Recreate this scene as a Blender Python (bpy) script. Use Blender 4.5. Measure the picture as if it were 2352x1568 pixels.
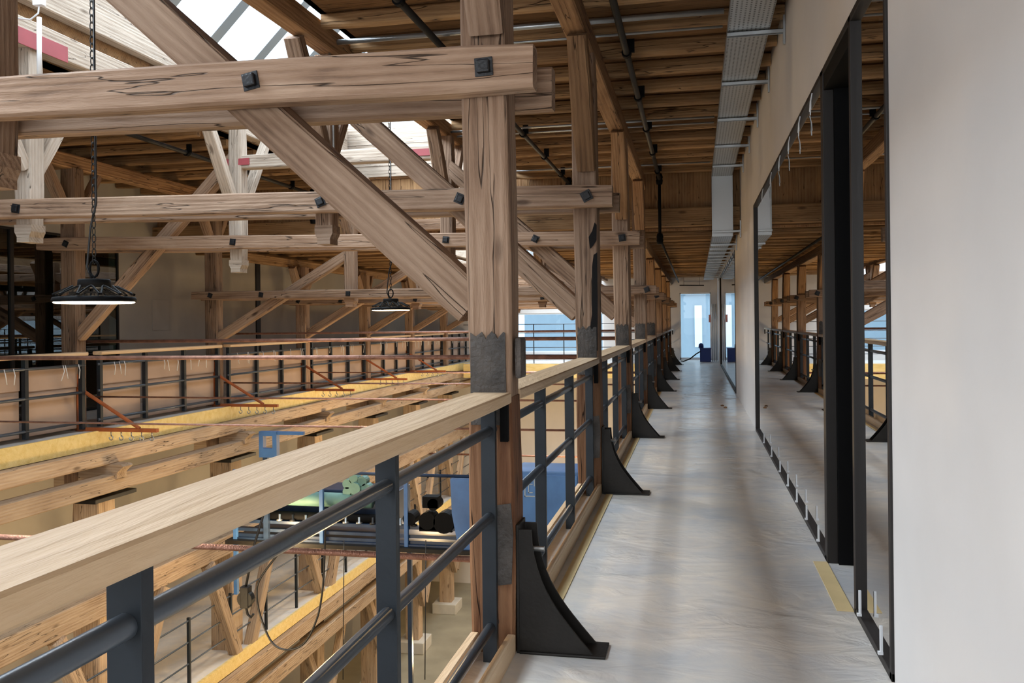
import bpy, bmesh, math, random
from mathutils import Vector, Matrix, noise
R=random.Random(7)
sc=bpy.context.scene
for o in list(bpy.data.objects): bpy.data.objects.remove(o)
C=sc.collection
PI=math.pi
# ------------------------------------------------------------ camera
F=2000.; RHO=math.radians(.6); H=1.45
TH=math.atan(422/F/math.cos(RHO)); CV=734+422*math.tan(RHO)
cam=bpy.data.cameras.new('camera'); co=bpy.data.objects.new('camera',cam); C.objects.link(co)
cam.sensor_width=36; cam.lens=F/2352*36; cam.shift_y=-(784-CV)/2352; cam.clip_end=200; cam.clip_start=.05
co.matrix_world=Matrix.Translation((0,0,H))@Matrix.Rotation(TH,4,'Z')@Matrix.Rotation(PI/2,4,'X')@Matrix.Rotation(-RHO,4,'Z')
sc.camera=co
# ------------------------------------------------------------ world and daylight
w=bpy.data.worlds.new('sky'); sc.world=w; w.use_nodes=True
nt=w.node_tree; bg=nt.nodes['Background']
bg.inputs[0].default_value=(.80,.90,1,1); bg.inputs[1].default_value=2.6
def area(name,loc,rot,sx,sy,power,col=(1,1,1),portal=False,spread=PI):
    l=bpy.data.lights.new(name,'AREA'); l.shape='RECTANGLE'; l.size=sx; l.size_y=sy; l.energy=power; l.color=col; l.spread=spread
    if portal: l.cycles.is_portal=True
    o=bpy.data.objects.new(name,l); C.objects.link(o); o.location=loc; o.rotation_euler=rot; return o
# sky seen through the two glass lanterns and the end windows
area('daylight_lantern',(-4.8,6,7.4),(0,0,0),3.6,18,1500,(.86,.94,1))
area('daylight_left_slope',(-8.9,6,7.3),(0,math.radians(-58),0),2.6,19,4600,(.90,.95,1))
area('daylight_low_lantern',(-4.8,23.5,6.3),(0,0,0),3.6,15,2300,(.86,.94,1))
area('daylight_window_behind',(-1.2,-4.4,3.2),(math.radians(68),0,math.radians(-6)),4.5,3.5,260,(1,.965,.92))
sc.view_settings.view_transform='Standard'; sc.view_settings.look='None'; sc.view_settings.gamma=1
sc.view_settings.use_curve_mapping=False; sc.view_settings.exposure=0.08
sc.cycles.use_denoising=True; sc.cycles.max_bounces=10; sc.cycles.diffuse_bounces=5; sc.cycles.glossy_bounces=4
sc.cycles.transparent_max_bounces=12; sc.cycles.sample_clamp_indirect=6; sc.cycles.caustics_reflective=False; sc.cycles.caustics_refractive=False

# ------------------------------------------------------------ pixel helpers (photo pixel -> point on a plane of the building)
def ray(u,v):
    p=(u-1176)/F; q=(CV-v)/F
    a=p*math.cos(RHO)+q*math.sin(RHO); b=q*math.cos(RHO)-p*math.sin(RHO)
    return Vector((-math.sin(TH)+a*math.cos(TH), math.cos(TH)+a*math.sin(TH), b))
def at(u,v,X=None,Y=None,Z=None):
    r=ray(u,v); t=X/r.x if X is not None else Y/r.y if Y is not None else (Z-H)/r.z
    return r*t+Vector((0,0,H))
# ------------------------------------------------------------ materials
def newmat(n):
    m=bpy.data.materials.new(n); m.use_nodes=True; t=m.node_tree; b=t.nodes['Principled BSDF']; return m,t,b
def N(t,ty,**k):
    n=t.nodes.new(ty)
    for a,v in k.items():
        if a in n.inputs: n.inputs[a].default_value=v
        else: setattr(n,a,v)
    return n
def L(t,a,b): t.links.new(a,b)
def plain(n,col,rough=.5,metal=0,spec=.5,emit=None,es=0,bump=0,bs=40,var=0):
    m,t,b=newmat(n); b.inputs['Base Color'].default_value=(*col,1); b.inputs['Roughness'].default_value=rough; b.inputs['Metallic'].default_value=metal
    b.inputs['Specular IOR Level'].default_value=spec
    tc=N(t,'ShaderNodeTexCoord')
    if emit: b.inputs['Emission Color'].default_value=(*emit,1); b.inputs['Emission Strength'].default_value=es
    nz=N(t,'ShaderNodeTexNoise',Scale=bs,Detail=5.); L(t,tc.outputs['Object'],nz.inputs['Vector'])
    if bump:
        bp=N(t,'ShaderNodeBump',Strength=bump,Distance=.01); L(t,nz.outputs['Fac'],bp.inputs['Height']); L(t,bp.outputs[0],b.inputs['Normal'])
    if var:
        n2=N(t,'ShaderNodeTexNoise',Scale=bs*.12,Detail=4.); L(t,tc.outputs['Object'],n2.inputs['Vector'])
        rp=N(t,'ShaderNodeValToRGB'); rp.color_ramp.elements[0].position=.3; rp.color_ramp.elements[1].position=.7
        rp.color_ramp.elements[0].color=tuple(c*(1-var) for c in col)+(1,); rp.color_ramp.elements[1].color=tuple(min(1,c*(1+var)) for c in col)+(1,)
        L(t,n2.outputs['Fac'],rp.inputs['Fac']); L(t,rp.outputs['Color'],b.inputs['Base Color'])
    return m
def wood(n,dark,mid,light,sc_=1.,crack=.5,rough=.75,knots=True,rv=.25,axis=0,grain=1.):
    m,t,b=newmat(n)
    tc=N(t,'ShaderNodeTexCoord'); oi=N(t,'ShaderNodeObjectInfo')
    ad=N(t,'ShaderNodeVectorMath',operation='ADD'); mu=N(t,'ShaderNodeMath',operation='MULTIPLY'); mu.inputs[1].default_value=37.
    L(t,oi.outputs['Random'],mu.inputs[0]); L(t,tc.outputs['Object'],ad.inputs[0]); L(t,mu.outputs[0],ad.inputs[1])
    def mp(a,c):
        q=N(t,'ShaderNodeMapping'); s=[c*sc_]*3; s[axis]=a*sc_; q.inputs['Scale'].default_value=s; L(t,ad.outputs[0],q.inputs['Vector']); return q.outputs[0]
    n1=N(t,'ShaderNodeTexNoise',Scale=1.,Detail=6.,Roughness=.6,Distortion=.9); L(t,mp(.8,5),n1.inputs['Vector'])
    n2=N(t,'ShaderNodeTexNoise',Scale=1.,Detail=4.,Roughness=.7,Distortion=.3); L(t,mp(3,55),n2.inputs['Vector'])
    wv=N(t,'ShaderNodeTexWave',wave_type='RINGS',rings_direction='X' if axis==0 else 'Y' if axis==1 else 'Z',Scale=2.2,Distortion=5.,Detail=2.); wv.inputs['Detail Scale'].default_value=.8; L(t,mp(.35,5),wv.inputs['Vector'])
    m1=N(t,'ShaderNodeMath',operation='MULTIPLY_ADD'); m1.inputs[1].default_value=.40*grain; L(t,n2.outputs['Fac'],m1.inputs[0]); L(t,n1.outputs['Fac'],m1.inputs[2])
    m2=N(t,'ShaderNodeMath',operation='MULTIPLY_ADD'); m2.inputs[1].default_value=.13*grain; L(t,wv.outputs['Fac'],m2.inputs[0]); L(t,m1.outputs[0],m2.inputs[2])
    rp=N(t,'ShaderNodeValToRGB'); e=rp.color_ramp.elements; e[0].position=.46; e[0].color=(*dark,1); e[1].position=.95; e[1].color=(*light,1); x=e.new(.66); x.color=(*mid,1)
    L(t,m2.outputs[0],rp.inputs['Fac']); col=rp.outputs['Color']
    hs=N(t,'ShaderNodeHueSaturation'); mr=N(t,'ShaderNodeMapRange'); mr.inputs['To Min'].default_value=1-rv; mr.inputs['To Max'].default_value=1+rv
    L(t,oi.outputs['Random'],mr.inputs['Value']); L(t,mr.outputs[0],hs.inputs['Value']); L(t,col,hs.inputs['Color']); col=hs.outputs['Color']
    hgt=m2.outputs[0]
    if crack:
        n3=N(t,'ShaderNodeTexNoise',Scale=1.,Detail=3.,Distortion=.2); L(t,mp(.5,9),n3.inputs['Vector'])
        a=N(t,'ShaderNodeMath',operation='SUBTRACT'); a.inputs[1].default_value=.56; L(t,n3.outputs['Fac'],a.inputs[0])
        a2=N(t,'ShaderNodeMath',operation='ABSOLUTE'); L(t,a.outputs[0],a2.inputs[0])
        a3=N(t,'ShaderNodeMapRange'); a3.inputs['From Max'].default_value=.012*crack; a3.inputs['To Min'].default_value=.9; a3.inputs['To Max'].default_value=0; L(t,a2.outputs[0],a3.inputs['Value'])
        mx=N(t,'ShaderNodeMix',data_type='RGBA'); mx.inputs['B'].default_value=(dark[0]*.22,dark[1]*.2,dark[2]*.2,1); L(t,a3.outputs[0],mx.inputs['Factor']); L(t,col,mx.inputs['A']); col=mx.outputs['Result']
        h2=N(t,'ShaderNodeMath',operation='MULTIPLY_ADD'); h2.inputs[1].default_value=-1.2; L(t,a3.outputs[0],h2.inputs[0]); L(t,hgt,h2.inputs[2]); hgt=h2.outputs[0]
    if knots:
        vo=N(t,'ShaderNodeTexVoronoi',Scale=1.); vo.inputs['Randomness'].default_value=1; L(t,mp(1.6,4.5),vo.inputs['Vector'])
        k=N(t,'ShaderNodeMapRange'); k.inputs['From Min'].default_value=.06; k.inputs['From Max'].default_value=.15; k.inputs['To Min'].default_value=.75; k.inputs['To Max'].default_value=0; L(t,vo.outputs['Distance'],k.inputs['Value'])
        mx=N(t,'ShaderNodeMix',data_type='RGBA'); mx.inputs['B'].default_value=(dark[0]*.5,dark[1]*.45,dark[2]*.4,1); L(t,k.outputs[0],mx.inputs['Factor']); L(t,col,mx.inputs['A']); col=mx.outputs['Result']
    L(t,col,b.inputs['Base Color']); b.inputs['Roughness'].default_value=rough; b.inputs['Specular IOR Level'].default_value=.3
    bp=N(t,'ShaderNodeBump',Strength=.8,Distance=.022); L(t,hgt,bp.inputs['Height']); L(t,bp.outputs[0],b.inputs['Normal'])
    return m
M={}
M['old']=wood('aged_timber',(.10,.057,.036),(.235,.145,.093),(.36,.245,.17),crack=.55)
M['oldb']=wood('brown_timber',(.11,.055,.026),(.25,.135,.065),(.37,.215,.11),crack=.55)
M['pale']=wood('pale_timber',(.25,.19,.14),(.42,.34,.27),(.55,.46,.38),crack=.3,rv=.12)
M['warm']=wood('warm_timber',(.19,.125,.08),(.36,.255,.17),(.47,.355,.25),crack=.4)
M['pine']=wood('planed_pine',(.60,.42,.25),(.69,.51,.33),(.74,.575,.40),crack=0,knots=False,rough=.5,sc_=.8,rv=.05,grain=.4)
M['stain']=wood('dark_stained_timber',(.045,.018,.008),(.13,.055,.025),(.22,.11,.055),crack=.6)
M['board']=wood('ceiling_board',(.07,.034,.015),(.165,.085,.037),(.24,.135,.063),crack=.5,rv=.2)
M['joist']=wood('ceiling_joist',(.12,.064,.027),(.26,.148,.068),(.37,.225,.11),crack=.5,rv=.2)
M['osb']=wood('yellow_panel',(.62,.42,.13),(.78,.58,.22),(.86,.68,.32),crack=0,knots=False,rv=.05,sc_=2)
M['plank']=wood('plank_panel',(.12,.058,.024),(.24,.13,.06),(.32,.19,.09),crack=.4,axis=2)
M['steel']=plain('slate_painted_steel',(.013,.018,.024),.45,spec=.3,bump=.05,bs=60,var=.15)
M['pipe']=plain('grey_painted_tube',(.07,.085,.105),.30,.3,bump=.03,bs=90)
M['black']=plain('black_metal',(.003,.003,.0035),.7,spec=.12)
M['iron']=plain('black_iron',(.011,.0095,.008),.55,spec=.3,bump=.15,bs=50,var=.3)
M['bolt']=plain('bolt_iron',(.005,.0055,.008),.45,.0,spec=.4,bump=.3,bs=60)
M['rust']=plain('rusty_steel',(.36,.19,.14),.33,.75,bump=.5,bs=120,var=.3)
M['orange']=plain('rust_red_primer',(.33,.085,.02),.65,bump=.2,bs=50,var=.25)
M['red']=plain('oxide_red_plate',(.30,.05,.06),.55,var=.1)
M['galv']=plain('galvanised_steel',(.42,.44,.45),.38,.85,bump=.15,bs=30,var=.15)
M['lead']=plain('tin_sheet',(.062,.053,.047),.6,.1,bump=1.,bs=45,var=.6)
M['plaster']=plain('wall_plaster',(.655,.62,.595),.85,bump=.06,bs=18,var=.03)
M['greywall']=plain('grey_plaster',(.43,.40,.35),.85,bump=.05,bs=18,var=.05)
M['cream']=plain('cream_wall',(.74,.66,.52),.85,var=.04)
M['white']=plain('white_plastic',(.75,.77,.80),.4)
M['frame']=plain('window_frame_paint',(.018,.015,.014),.5,spec=.3)
M['card']=plain('hardboard_sheet',(.42,.295,.22),.8,bump=.08,bs=20,var=.06)
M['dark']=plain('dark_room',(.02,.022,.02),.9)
M['ground']=plain('concrete_floor',(.30,.265,.19),.5,bump=.15,bs=10,var=.15)
M['conc']=plain('concrete',(.55,.52,.46),.8,bump=.3,bs=20,var=.1)
M['blue']=plain('blue_machine_paint',(.045,.13,.32),.45,bump=.15,bs=25,var=.2)
M['navy']=plain('navy_machine_paint',(.018,.035,.075),.4,.2,var=.3,bs=40)
M['teal']=plain('teal_roller_cover',(.12,.24,.21),.6,var=.2,bs=30)
M['crate']=plain('blue_plastic',(.02,.06,.30),.4)
M['blackhole']=plain('rubber_cable',(.008,.008,.009),.5)
M['skylightbar']=plain('grey_glazing_bar',(.20,.245,.28),.4)
M['tape']=plain('masking_tape',(.76,.58,.30),.7,var=.06)
M['felt']=plain('charred_black',(.006,.005,.005),.7,spec=.15)
M['lens']=plain('lamp_lens',(1,.9,.75),.4,emit=(1,.80,.56),es=14)
M['ws']=plain('far_panel',(.27,.32,.36),.5,var=.03)
def floor_mat():
    m,t,b=newmat('protective_film_floor'); tc=N(t,'ShaderNodeTexCoord')
    n1=N(t,'ShaderNodeTexNoise',Scale=2.2,Detail=7.,Roughness=.62,Distortion=.5); L(t,tc.outputs['Object'],n1.inputs['Vector'])
    rp=N(t,'ShaderNodeValToRGB'); e=rp.color_ramp.elements; e[0].position=.34; e[0].color=(.58,.585,.60,1); e[1].position=.66; e[1].color=(.80,.73,.645,1); L(t,n1.outputs['Fac'],rp.inputs['Fac']); L(t,rp.outputs[0],b.inputs['Base Color'])
    b.inputs['Roughness'].default_value=.45; b.inputs['Coat Weight'].default_value=.35; b.inputs['Coat Roughness'].default_value=.14
    n2=N(t,'ShaderNodeTexNoise',Scale=5.,Detail=4.,Roughness=.55,Distortion=1.6); mp2=N(t,'ShaderNodeMapping'); mp2.inputs['Scale'].default_value=(.7,1.1,1); L(t,tc.outputs['Object'],mp2.inputs['Vector']); L(t,mp2.outputs[0],n2.inputs['Vector'])
    n3=N(t,'ShaderNodeTexNoise',Scale=1.3,Detail=2.,Distortion=1.5); L(t,tc.outputs['Object'],n3.inputs['Vector'])
    cr=N(t,'ShaderNodeMapRange'); cr.inputs['From Min'].default_value=.48; cr.inputs['From Max'].default_value=.66; L(t,n3.outputs['Fac'],cr.inputs['Value'])
    ad=N(t,'ShaderNodeMath',operation='MULTIPLY_ADD'); ad.inputs[2].default_value=0; ml=N(t,'ShaderNodeMath',operation='ADD'); ml.inputs[1].default_value=.35; L(t,cr.outputs[0],ml.inputs[0]); L(t,ml.outputs[0],ad.inputs[0]); L(t,n2.outputs['Fac'],ad.inputs[1])
    bp=N(t,'ShaderNodeBump',Strength=.6,Distance=.02); L(t,ad.outputs[0],bp.inputs['Height']); L(t,bp.outputs[0],b.inputs['Normal']); L(t,bp.outputs[0],b.inputs['Coat Normal'])
    return m
M['film']=floor_mat()
def glass_mat(n,tint,ior,rough=0.,base=0.):
    m=bpy.data.materials.new(n); m.use_nodes=True; t=m.node_tree; t.nodes.clear()
    o=N(t,'ShaderNodeOutputMaterial'); tr=N(t,'ShaderNodeBsdfTransparent'); tr.inputs[0].default_value=(*tint,1)
    gl=N(t,'ShaderNodeBsdfGlossy'); gl.inputs['Roughness'].default_value=rough; gl.inputs['Color'].default_value=(.95,.95,.95,1)
    fr=N(t,'ShaderNodeFresnel',IOR=ior); ad=N(t,'ShaderNodeMath',operation='ADD',use_clamp=True); ad.inputs[1].default_value=base; L(t,fr.outputs[0],ad.inputs[0])
    ge=N(t,'ShaderNodeNewGeometry'); iv=N(t,'ShaderNodeMath',operation='SUBTRACT'); iv.inputs[0].default_value=1; L(t,ge.outputs['Backfacing'],iv.inputs[1]); mm=N(t,'ShaderNodeMath',operation='MULTIPLY'); L(t,iv.outputs[0],mm.inputs[0]); L(t,ad.outputs[0],mm.inputs[1])
    mx=N(t,'ShaderNodeMixShader'); L(t,mm.outputs[0],mx.inputs[0]); L(t,tr.outputs[0],mx.inputs[1]); L(t,gl.outputs[0],mx.inputs[2]); L(t,mx.outputs[0],o.inputs[0])
    return m
M['glass']=glass_mat('partition_glass',(.72,.78,.75),1.9,0.,.5)
M['lglass']=glass_mat('dark_green_glass',(.34,.42,.37),1.6,0.,.04)
M['sky']=glass_mat('roof_glass',(.93,.96,.98),1.3)
M['fglass']=glass_mat('far_glass',(.80,.90,.95),1.3)
def tray_mat():
    m,t,b=newmat('perforated_galvanised_tray'); tc=N(t,'ShaderNodeTexCoord')
    b.inputs['Metallic'].default_value=.8; b.inputs['Roughness'].default_value=.4
    sp=N(t,'ShaderNodeSeparateXYZ'); L(t,tc.outputs['Object'],sp.inputs[0])
    outs=[]
    for ax,s in (('X',28.),('Y',24.),('Z',24.)):
        a=N(t,'ShaderNodeMath',operation='MULTIPLY'); a.inputs[1].default_value=s; L(t,sp.outputs[ax],a.inputs[0])
        f=N(t,'ShaderNodeMath',operation='PINGPONG'); f.inputs[1].default_value=.5; L(t,a.outputs[0],f.inputs[0])
        g=N(t,'ShaderNodeMath',operation='GREATER_THAN'); g.inputs[1].default_value=.30; L(t,f.outputs[0],g.inputs[0]); outs.append(g)
    mz=N(t,'ShaderNodeMath',operation='MAXIMUM'); L(t,outs[1].outputs[0],mz.inputs[0]); mz.inputs[1].default_value=0
    mm=N(t,'ShaderNodeMath',operation='MULTIPLY'); L(t,outs[0].outputs[0],mm.inputs[0]); L(t,outs[1].outputs[0],mm.inputs[1])
    mx=N(t,'ShaderNodeMix',data_type='RGBA'); mx.inputs['A'].default_value=(.44,.46,.47,1); mx.inputs['B'].default_value=(.06,.06,.06,1); L(t,mm.outputs[0],mx.inputs['Factor']); L(t,mx.outputs['Result'],b.inputs['Base Color'])
    return m
M['tray']=tray_mat()
# ------------------------------------------------------------ object helpers
def link(o,parent=None,name=None):
    C.objects.link(o)
    if parent is not None: o.parent=parent
    return o
def tag(o,label=None,cat=None,group=None,kind=None):
    if label: o['label']=label
    if cat: o['category']=cat
    if group: o['group']=group
    if kind: o['kind']=kind
    return o
def thing(name,label,cat,loc=(0,0,0),group=None,kind=None):
    o=bpy.data.objects.new(name,None); C.objects.link(o); o.location=loc; o.empty_display_size=.2
    return tag(o,label,cat,group,kind)
MW={}
def place(o,parent,mw):
    MW[o.name]=mw.copy()
    if parent is not None:
        o.parent=parent; pm=MW.get(parent.name) or Matrix.Translation(parent.location)
        o.matrix_local=pm.inverted()@mw
    else: o.matrix_world=mw
def fin(name,bm,mat,parent=None,mw=None,smooth=False):
    me=bpy.data.meshes.new(name); bmesh.ops.recalc_face_normals(bm,faces=bm.faces[:]); bm.to_mesh(me); bm.free()
    me.materials.append(M[mat] if isinstance(mat,str) else mat)
    if smooth:
        for p in me.polygons: p.use_smooth=True
    o=bpy.data.objects.new(name,me); C.objects.link(o); place(o,parent,mw or Matrix.Identity(4)); return o
def frame3(p,q,up):
    x=(q-p).normalized(); z=Vector(up); z=z-x*z.dot(x)
    if z.length<1e-4: z=Vector((0,1,0)); z=z-x*z.dot(x)
    z.normalize(); y=z.cross(x); return x,y,z
def timber(name,p,q,w_,h_,mat='old',parent=None,up=(0,0,1),jit=.005,ch=.012,bow=0):
    """hewn timber from p to q; w_ across, h_ along up"""
    p=Vector(p); q=Vector(q); x,y,z=frame3(p,q,up); Ln=(q-p).length
    n=max(2,int(Ln/.3)); bm=bmesh.new(); rows=[]; so=Vector((R.random()*50,R.random()*50,R.random()*50))
    a,b=w_/2,h_/2; c=min(ch,a*.4,b*.4)
    sec=[(-a+c,-b),(a-c,-b),(a,-b+c),(a,b-c),(a-c,b),(-a+c,b),(-a,b-c),(-a,-b+c)]
    for i in range(n+1):
        t=i/n; row=[]
        for k,(sy,sz) in enumerate(sec):
            d=noise.noise_vector(so+Vector((t*Ln*1.1,sy*4,sz*4)))*jit
            e=c*.6 if i in (0,n) else 0
            f=(1-e/max(a,b))
            row.append(bm.verts.new((t*Ln+(0 if i in(0,n) else d.x*.0),sy*f+d.y,sz*f+d.z+bow*math.sin(PI*t))))
        rows.append(row)
    for i in range(n):
        for k in range(8):
            k2=(k+1)%8; bm.faces.new((rows[i][k],rows[i][k2],rows[i+1][k2],rows[i+1][k]))
    bm.faces.new(rows[0][::-1]); bm.faces.new(rows[-1])
    mw=Matrix.Translation(p)@Matrix((x,y,z)).transposed().to_4x4()
    return fin(name,bm,mat,parent,mw)
def addbox(bm,lo,hi,bev=0):
    r=bmesh.ops.create_cube(bm,size=1)['verts']
    for v in r:
        v.co=Vector(((lo[i]+hi[i])/2+v.co[i]*(hi[i]-lo[i]) for i in range(3)))
    if bev:
        es={e for v in r for e in v.link_edges}; bmesh.ops.bevel(bm,geom=list(es),offset=bev,segments=2,affect='EDGES',profile=.6)
def box(name,lo,hi,mat,parent=None,bev=0,kind=None):
    bm=bmesh.new(); c=Vector([(a+b)/2 for a,b in zip(lo,hi)])
    addbox(bm,Vector(lo)-c,Vector(hi)-c,bev); o=fin(name,bm,mat,parent,Matrix.Translation(c))
    if kind: o['kind']=kind
    return o
def addtube(bm,pts,r,seg=12,cap=True):
    pts=[Vector(p) for p in pts]; rows=[]; up=None
    for i,p in enumerate(pts):
        d=(pts[min(i+1,len(pts)-1)]-pts[max(i-1,0)]).normalized()
        if up is None: up=Vector((0,0,1)) if abs(d.z)<.9 else Vector((1,0,0))
        s=d.cross(up).normalized(); up=s.cross(d).normalized()
        rr=r[i] if isinstance(r,(list,tuple)) else r
        rows.append([bm.verts.new(p+s*math.cos(2*PI*k/seg)*rr+up*math.sin(2*PI*k/seg)*rr) for k in range(seg)])
    for i in range(len(rows)-1):
        for k in range(seg):
            k2=(k+1)%seg; bm.faces.new((rows[i][k],rows[i][k2],rows[i+1][k2],rows[i+1][k]))
    if cap: bm.faces.new(rows[0][::-1]); bm.faces.new(rows[-1])
def tube(name,pts,r,mat,parent=None,seg=12,smooth=True):
    bm=bmesh.new(); addtube(bm,pts,r,seg); return fin(name,bm,mat,parent,None,smooth)
def addlathe(bm,prof,seg=32,c=(0,0,0)):
    rows=[]
    for r,z in prof: rows.append([bm.verts.new((c[0]+max(r,1e-4)*math.cos(2*PI*k/seg),c[1]+max(r,1e-4)*math.sin(2*PI*k/seg),c[2]+z)) for k in range(seg)])
    for i in range(len(rows)-1):
        for k in range(seg):
            k2=(k+1)%seg; bm.faces.new((rows[i][k],rows[i][k2],rows[i+1][k2],rows[i+1][k]))
def addprism(bm,poly,y0,y1):
    """poly in XZ extruded along Y"""
    a=[bm.verts.new((x,y0,z)) for x,z in poly]; b=[bm.verts.new((x,y1,z)) for x,z in poly]; n=len(poly)
    bm.faces.new(a); bm.faces.new(b[::-1])
    for i in range(n): j=(i+1)%n; bm.faces.new((a[i],b[i],b[j],a[j]))
ORD=['nearest','second nearest','third nearest','fourth nearest','fifth nearest','sixth nearest','seventh nearest','eighth nearest','ninth nearest']
T=[3.81+3.55*i for i in range(8)]   # truss planes
YS=15.4; YE=31.8; XW=.76; XL=-10.4; XR=-.88; XPL=-8.72; ZG=-8.4
def st(o,kind='structure'): o['kind']=kind; return o
# ------------------------------------------------------------ building shell
st(box('floor',(-1.02,-4,-.28),(XW+.12,YE,0),'film'))
st(box('floor_landing',(XW+.12,4.5,-.28),(XW+3.2,5.52,-.005),'ground'))
box('wall_right',(XW,-4,-.28),(XW+.16,3.70,4.3),'plaster',kind='structure')
bm=bmesh.new()
addbox(bm,(XW,3.70,2.93),(XW+.16,11.75,4.3)); addbox(bm,(XW,11.75,0),(XW+.16,17.5,4.3)); addbox(bm,(XW,17.5,2.80),(XW+.16,28.4,4.3)); addbox(bm,(XW,28.4,0),(XW+.16,YE,4.3)); addbox(bm,(XW,3.7,-.28),(XW+.16,28.4,-.001))
st(fin('wall_right_upper',bm,'plaster'))
# dark rooms behind the partition
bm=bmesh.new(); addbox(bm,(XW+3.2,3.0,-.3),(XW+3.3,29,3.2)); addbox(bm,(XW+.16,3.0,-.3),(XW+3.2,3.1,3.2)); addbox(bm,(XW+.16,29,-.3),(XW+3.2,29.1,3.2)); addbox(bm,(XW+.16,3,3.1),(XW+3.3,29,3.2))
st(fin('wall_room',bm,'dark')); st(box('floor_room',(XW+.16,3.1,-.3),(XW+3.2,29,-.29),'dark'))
# window_1 : the long partition
def partition(name,y0,y1,z1,door=None,x=XW,sgn=1):
    r=bpy.data.objects.new(name,None); C.objects.link(r); r.location=(x,y0,0); r['kind']='structure'
    fw=.035; xs=(x-.012*sgn,x+.05*sgn); xa,xb=min(xs),max(xs)
    bars=[(y0,y0+fw,0,z1),(y1-fw,y1,0,z1),(y0,y1,0,.035),(y0,y1,z1-fw,z1)]
    if door: bars=[(y0,y0+fw,0,z1),(y1-fw,y1,0,z1),(y0,door[0],0,.035),(door[1],y1,0,.035),(y0,y1,z1-fw,z1),(door[0]-.03,door[0]+.02,0,z1),(door[1]-.03,door[1]+.06,0,z1)]
    bm=bmesh.new()
    for a,b,c,d in bars: addbox(bm,(xa,a,c),(xb,b,d),.003)
    fin('window_frame',bm,'frame',r)
    spans=[(y0+fw,y1-fw)] if not door else [(y0+fw,door[0]-.03),(door[1]+.06,y1-fw)]
    for a,b in spans:
        box('pane',(x+.015*sgn,a,.035),(x+.021*sgn,b,z1-fw) if sgn>0 else (x+.015*sgn+.006,b,z1-fw),'glass' if sgn>0 else 'lglass',r)
    return r
win1=partition('window_1',3.70,11.75,2.93,(4.52,5.46))
# dark door opening: frame head and an open leaf
bm=bmesh.new(); addbox(bm,(XW+.05,5.40,0),(XW+.14,5.50,2.9)); addbox(bm,(XW-.005,4.54,2.80),(XW+.12,5.46,2.9)); addbox(bm,(XW+.05,4.49,0),(XW+.12,4.53,2.9))
dr=bpy.data.objects.new('door_1',None); C.objects.link(dr); dr.location=(XW,5,0); dr['kind']='structure'
fin('door_frame',bm,'black',dr); dlf=box('door_leaf',(XW+.14,5.44,.01),(XW+1.05,5.49,2.85),'black',dr,.004)
hb=tube('door_handle',[(XW+.9,5.44,1.05),(XW+.9,5.39,1.05),(XW+.78,5.39,1.05)],.009,'galv',dlf); hb['label']='steel door handle'
win2=partition('window_2',17.5,28.4,2.80)
# masking tape at door threshold
tag(box('floor_tape',(XW-.09,4.55,.001),(XW-.01,5.45,.004),'tape'),'strip of masking tape along the door threshold','tape')
for k in range(1):
    tag(box('floor_tape',(-.745,3.95,.001),(-.69,YE-14,.004),'tape'),'long strip of masking tape on the floor beside the toe boards','tape')
    tag(box('floor_tape',(-.78,2.2,.001),(-.72,3.4,.004),'tape'),'short strip of masking tape in front of the nearest bracket','tape')
# glazing clips
ON_=['first','second','third','fourth','fifth','sixth','seventh','eighth']
def clips(ys,z,h,lab,grp,cat='glazing clip'):
    for q_,y in enumerate(ys):
        bm=bmesh.new(); addbox(bm,(-.012,-.006,0),(.0,.006,h),.002); addbox(bm,(-.02,-.008,0),(0,.008,.012))
        tag(fin('glazing_clip',bm,'white',None,Matrix.Translation((XW-.0121,y,z))),lab+(', '+ON_[q_]+' beyond the door' if len(ys)>1 else ''),cat,grp)
clips([3.86],.05,.12,'white glazing clip at the foot of the narrow pane, near its right edge','glazing clips at the foot of the panes')
clips([4.34],.05,.12,'white glazing clip at the foot of the narrow pane beside the door','glazing clips at the foot of the panes')
clips([5.75,6.35,6.95,7.6,8.3,9.2,10.2],.05,.1,'white glazing clip at the foot of the long pane','clips at the foot of the long pane')
for q_,y in enumerate((5.85,6.5,7.2,8.0,8.9,10.0)):
    bm=bmesh.new()
    for s in (-1,0,1): addtube(bm,[(0,0,0),(-.01,.012*s,-.05),(-.012,.03*s,-.11-.03*(s==0))],.004,6)
    tag(fin('cable_tie_tail',bm,'white',None,Matrix.Translation((XW-.017,y,2.89))),'white tie tails at the head of the long pane, '+ON_[q_]+' beyond the door','cable tie','tie tails at the head of the long pane')
# far end wall with door opening
bm=bmesh.new()
addbox(bm,(-1.05,YE,-.28),(-.56,YE+.2,4.2)); addbox(bm,(.54,YE,-.28),(XW+.2,YE+.2,4.2)); addbox(bm,(-.56,YE,2.42),(.54,YE+.2,4.2))
st(fin('wall_far',bm,'plaster'))
dw=bpy.data.objects.new('window_3',None); C.objects.link(dw); dw.location=(0,YE,0); dw['kind']='structure'
bm=bmesh.new()
for a,b,c,d in ((-.56,-.52,0,2.42),(.50,.54,0,2.42),(-.56,.54,0,.10),(-.56,.54,2.37,2.42)): addbox(bm,(a,YE+.02,c),(b,YE+.10,d),.004)
fin('window_frame',bm,'white',dw); box('pane',(-.52,YE+.05,.1),(.50,YE+.056,2.37),'fglass',dw)
# a pale facade outside that window
fc=thing('facade','pale building front outside the far window','building',(0,YE+9,ZG)); box('front_wall',(-8,YE+9,ZG),(7,YE+9.3,2.6),'ws',fc); box('light_panel',(-.05,YE+8.9,.2),(.28,YE+9,2.1),'white',fc); box('roof_edge',(-8,YE+8.8,2.6),(7,YE+9.3,2.75),'skylightbar',fc)

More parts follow.
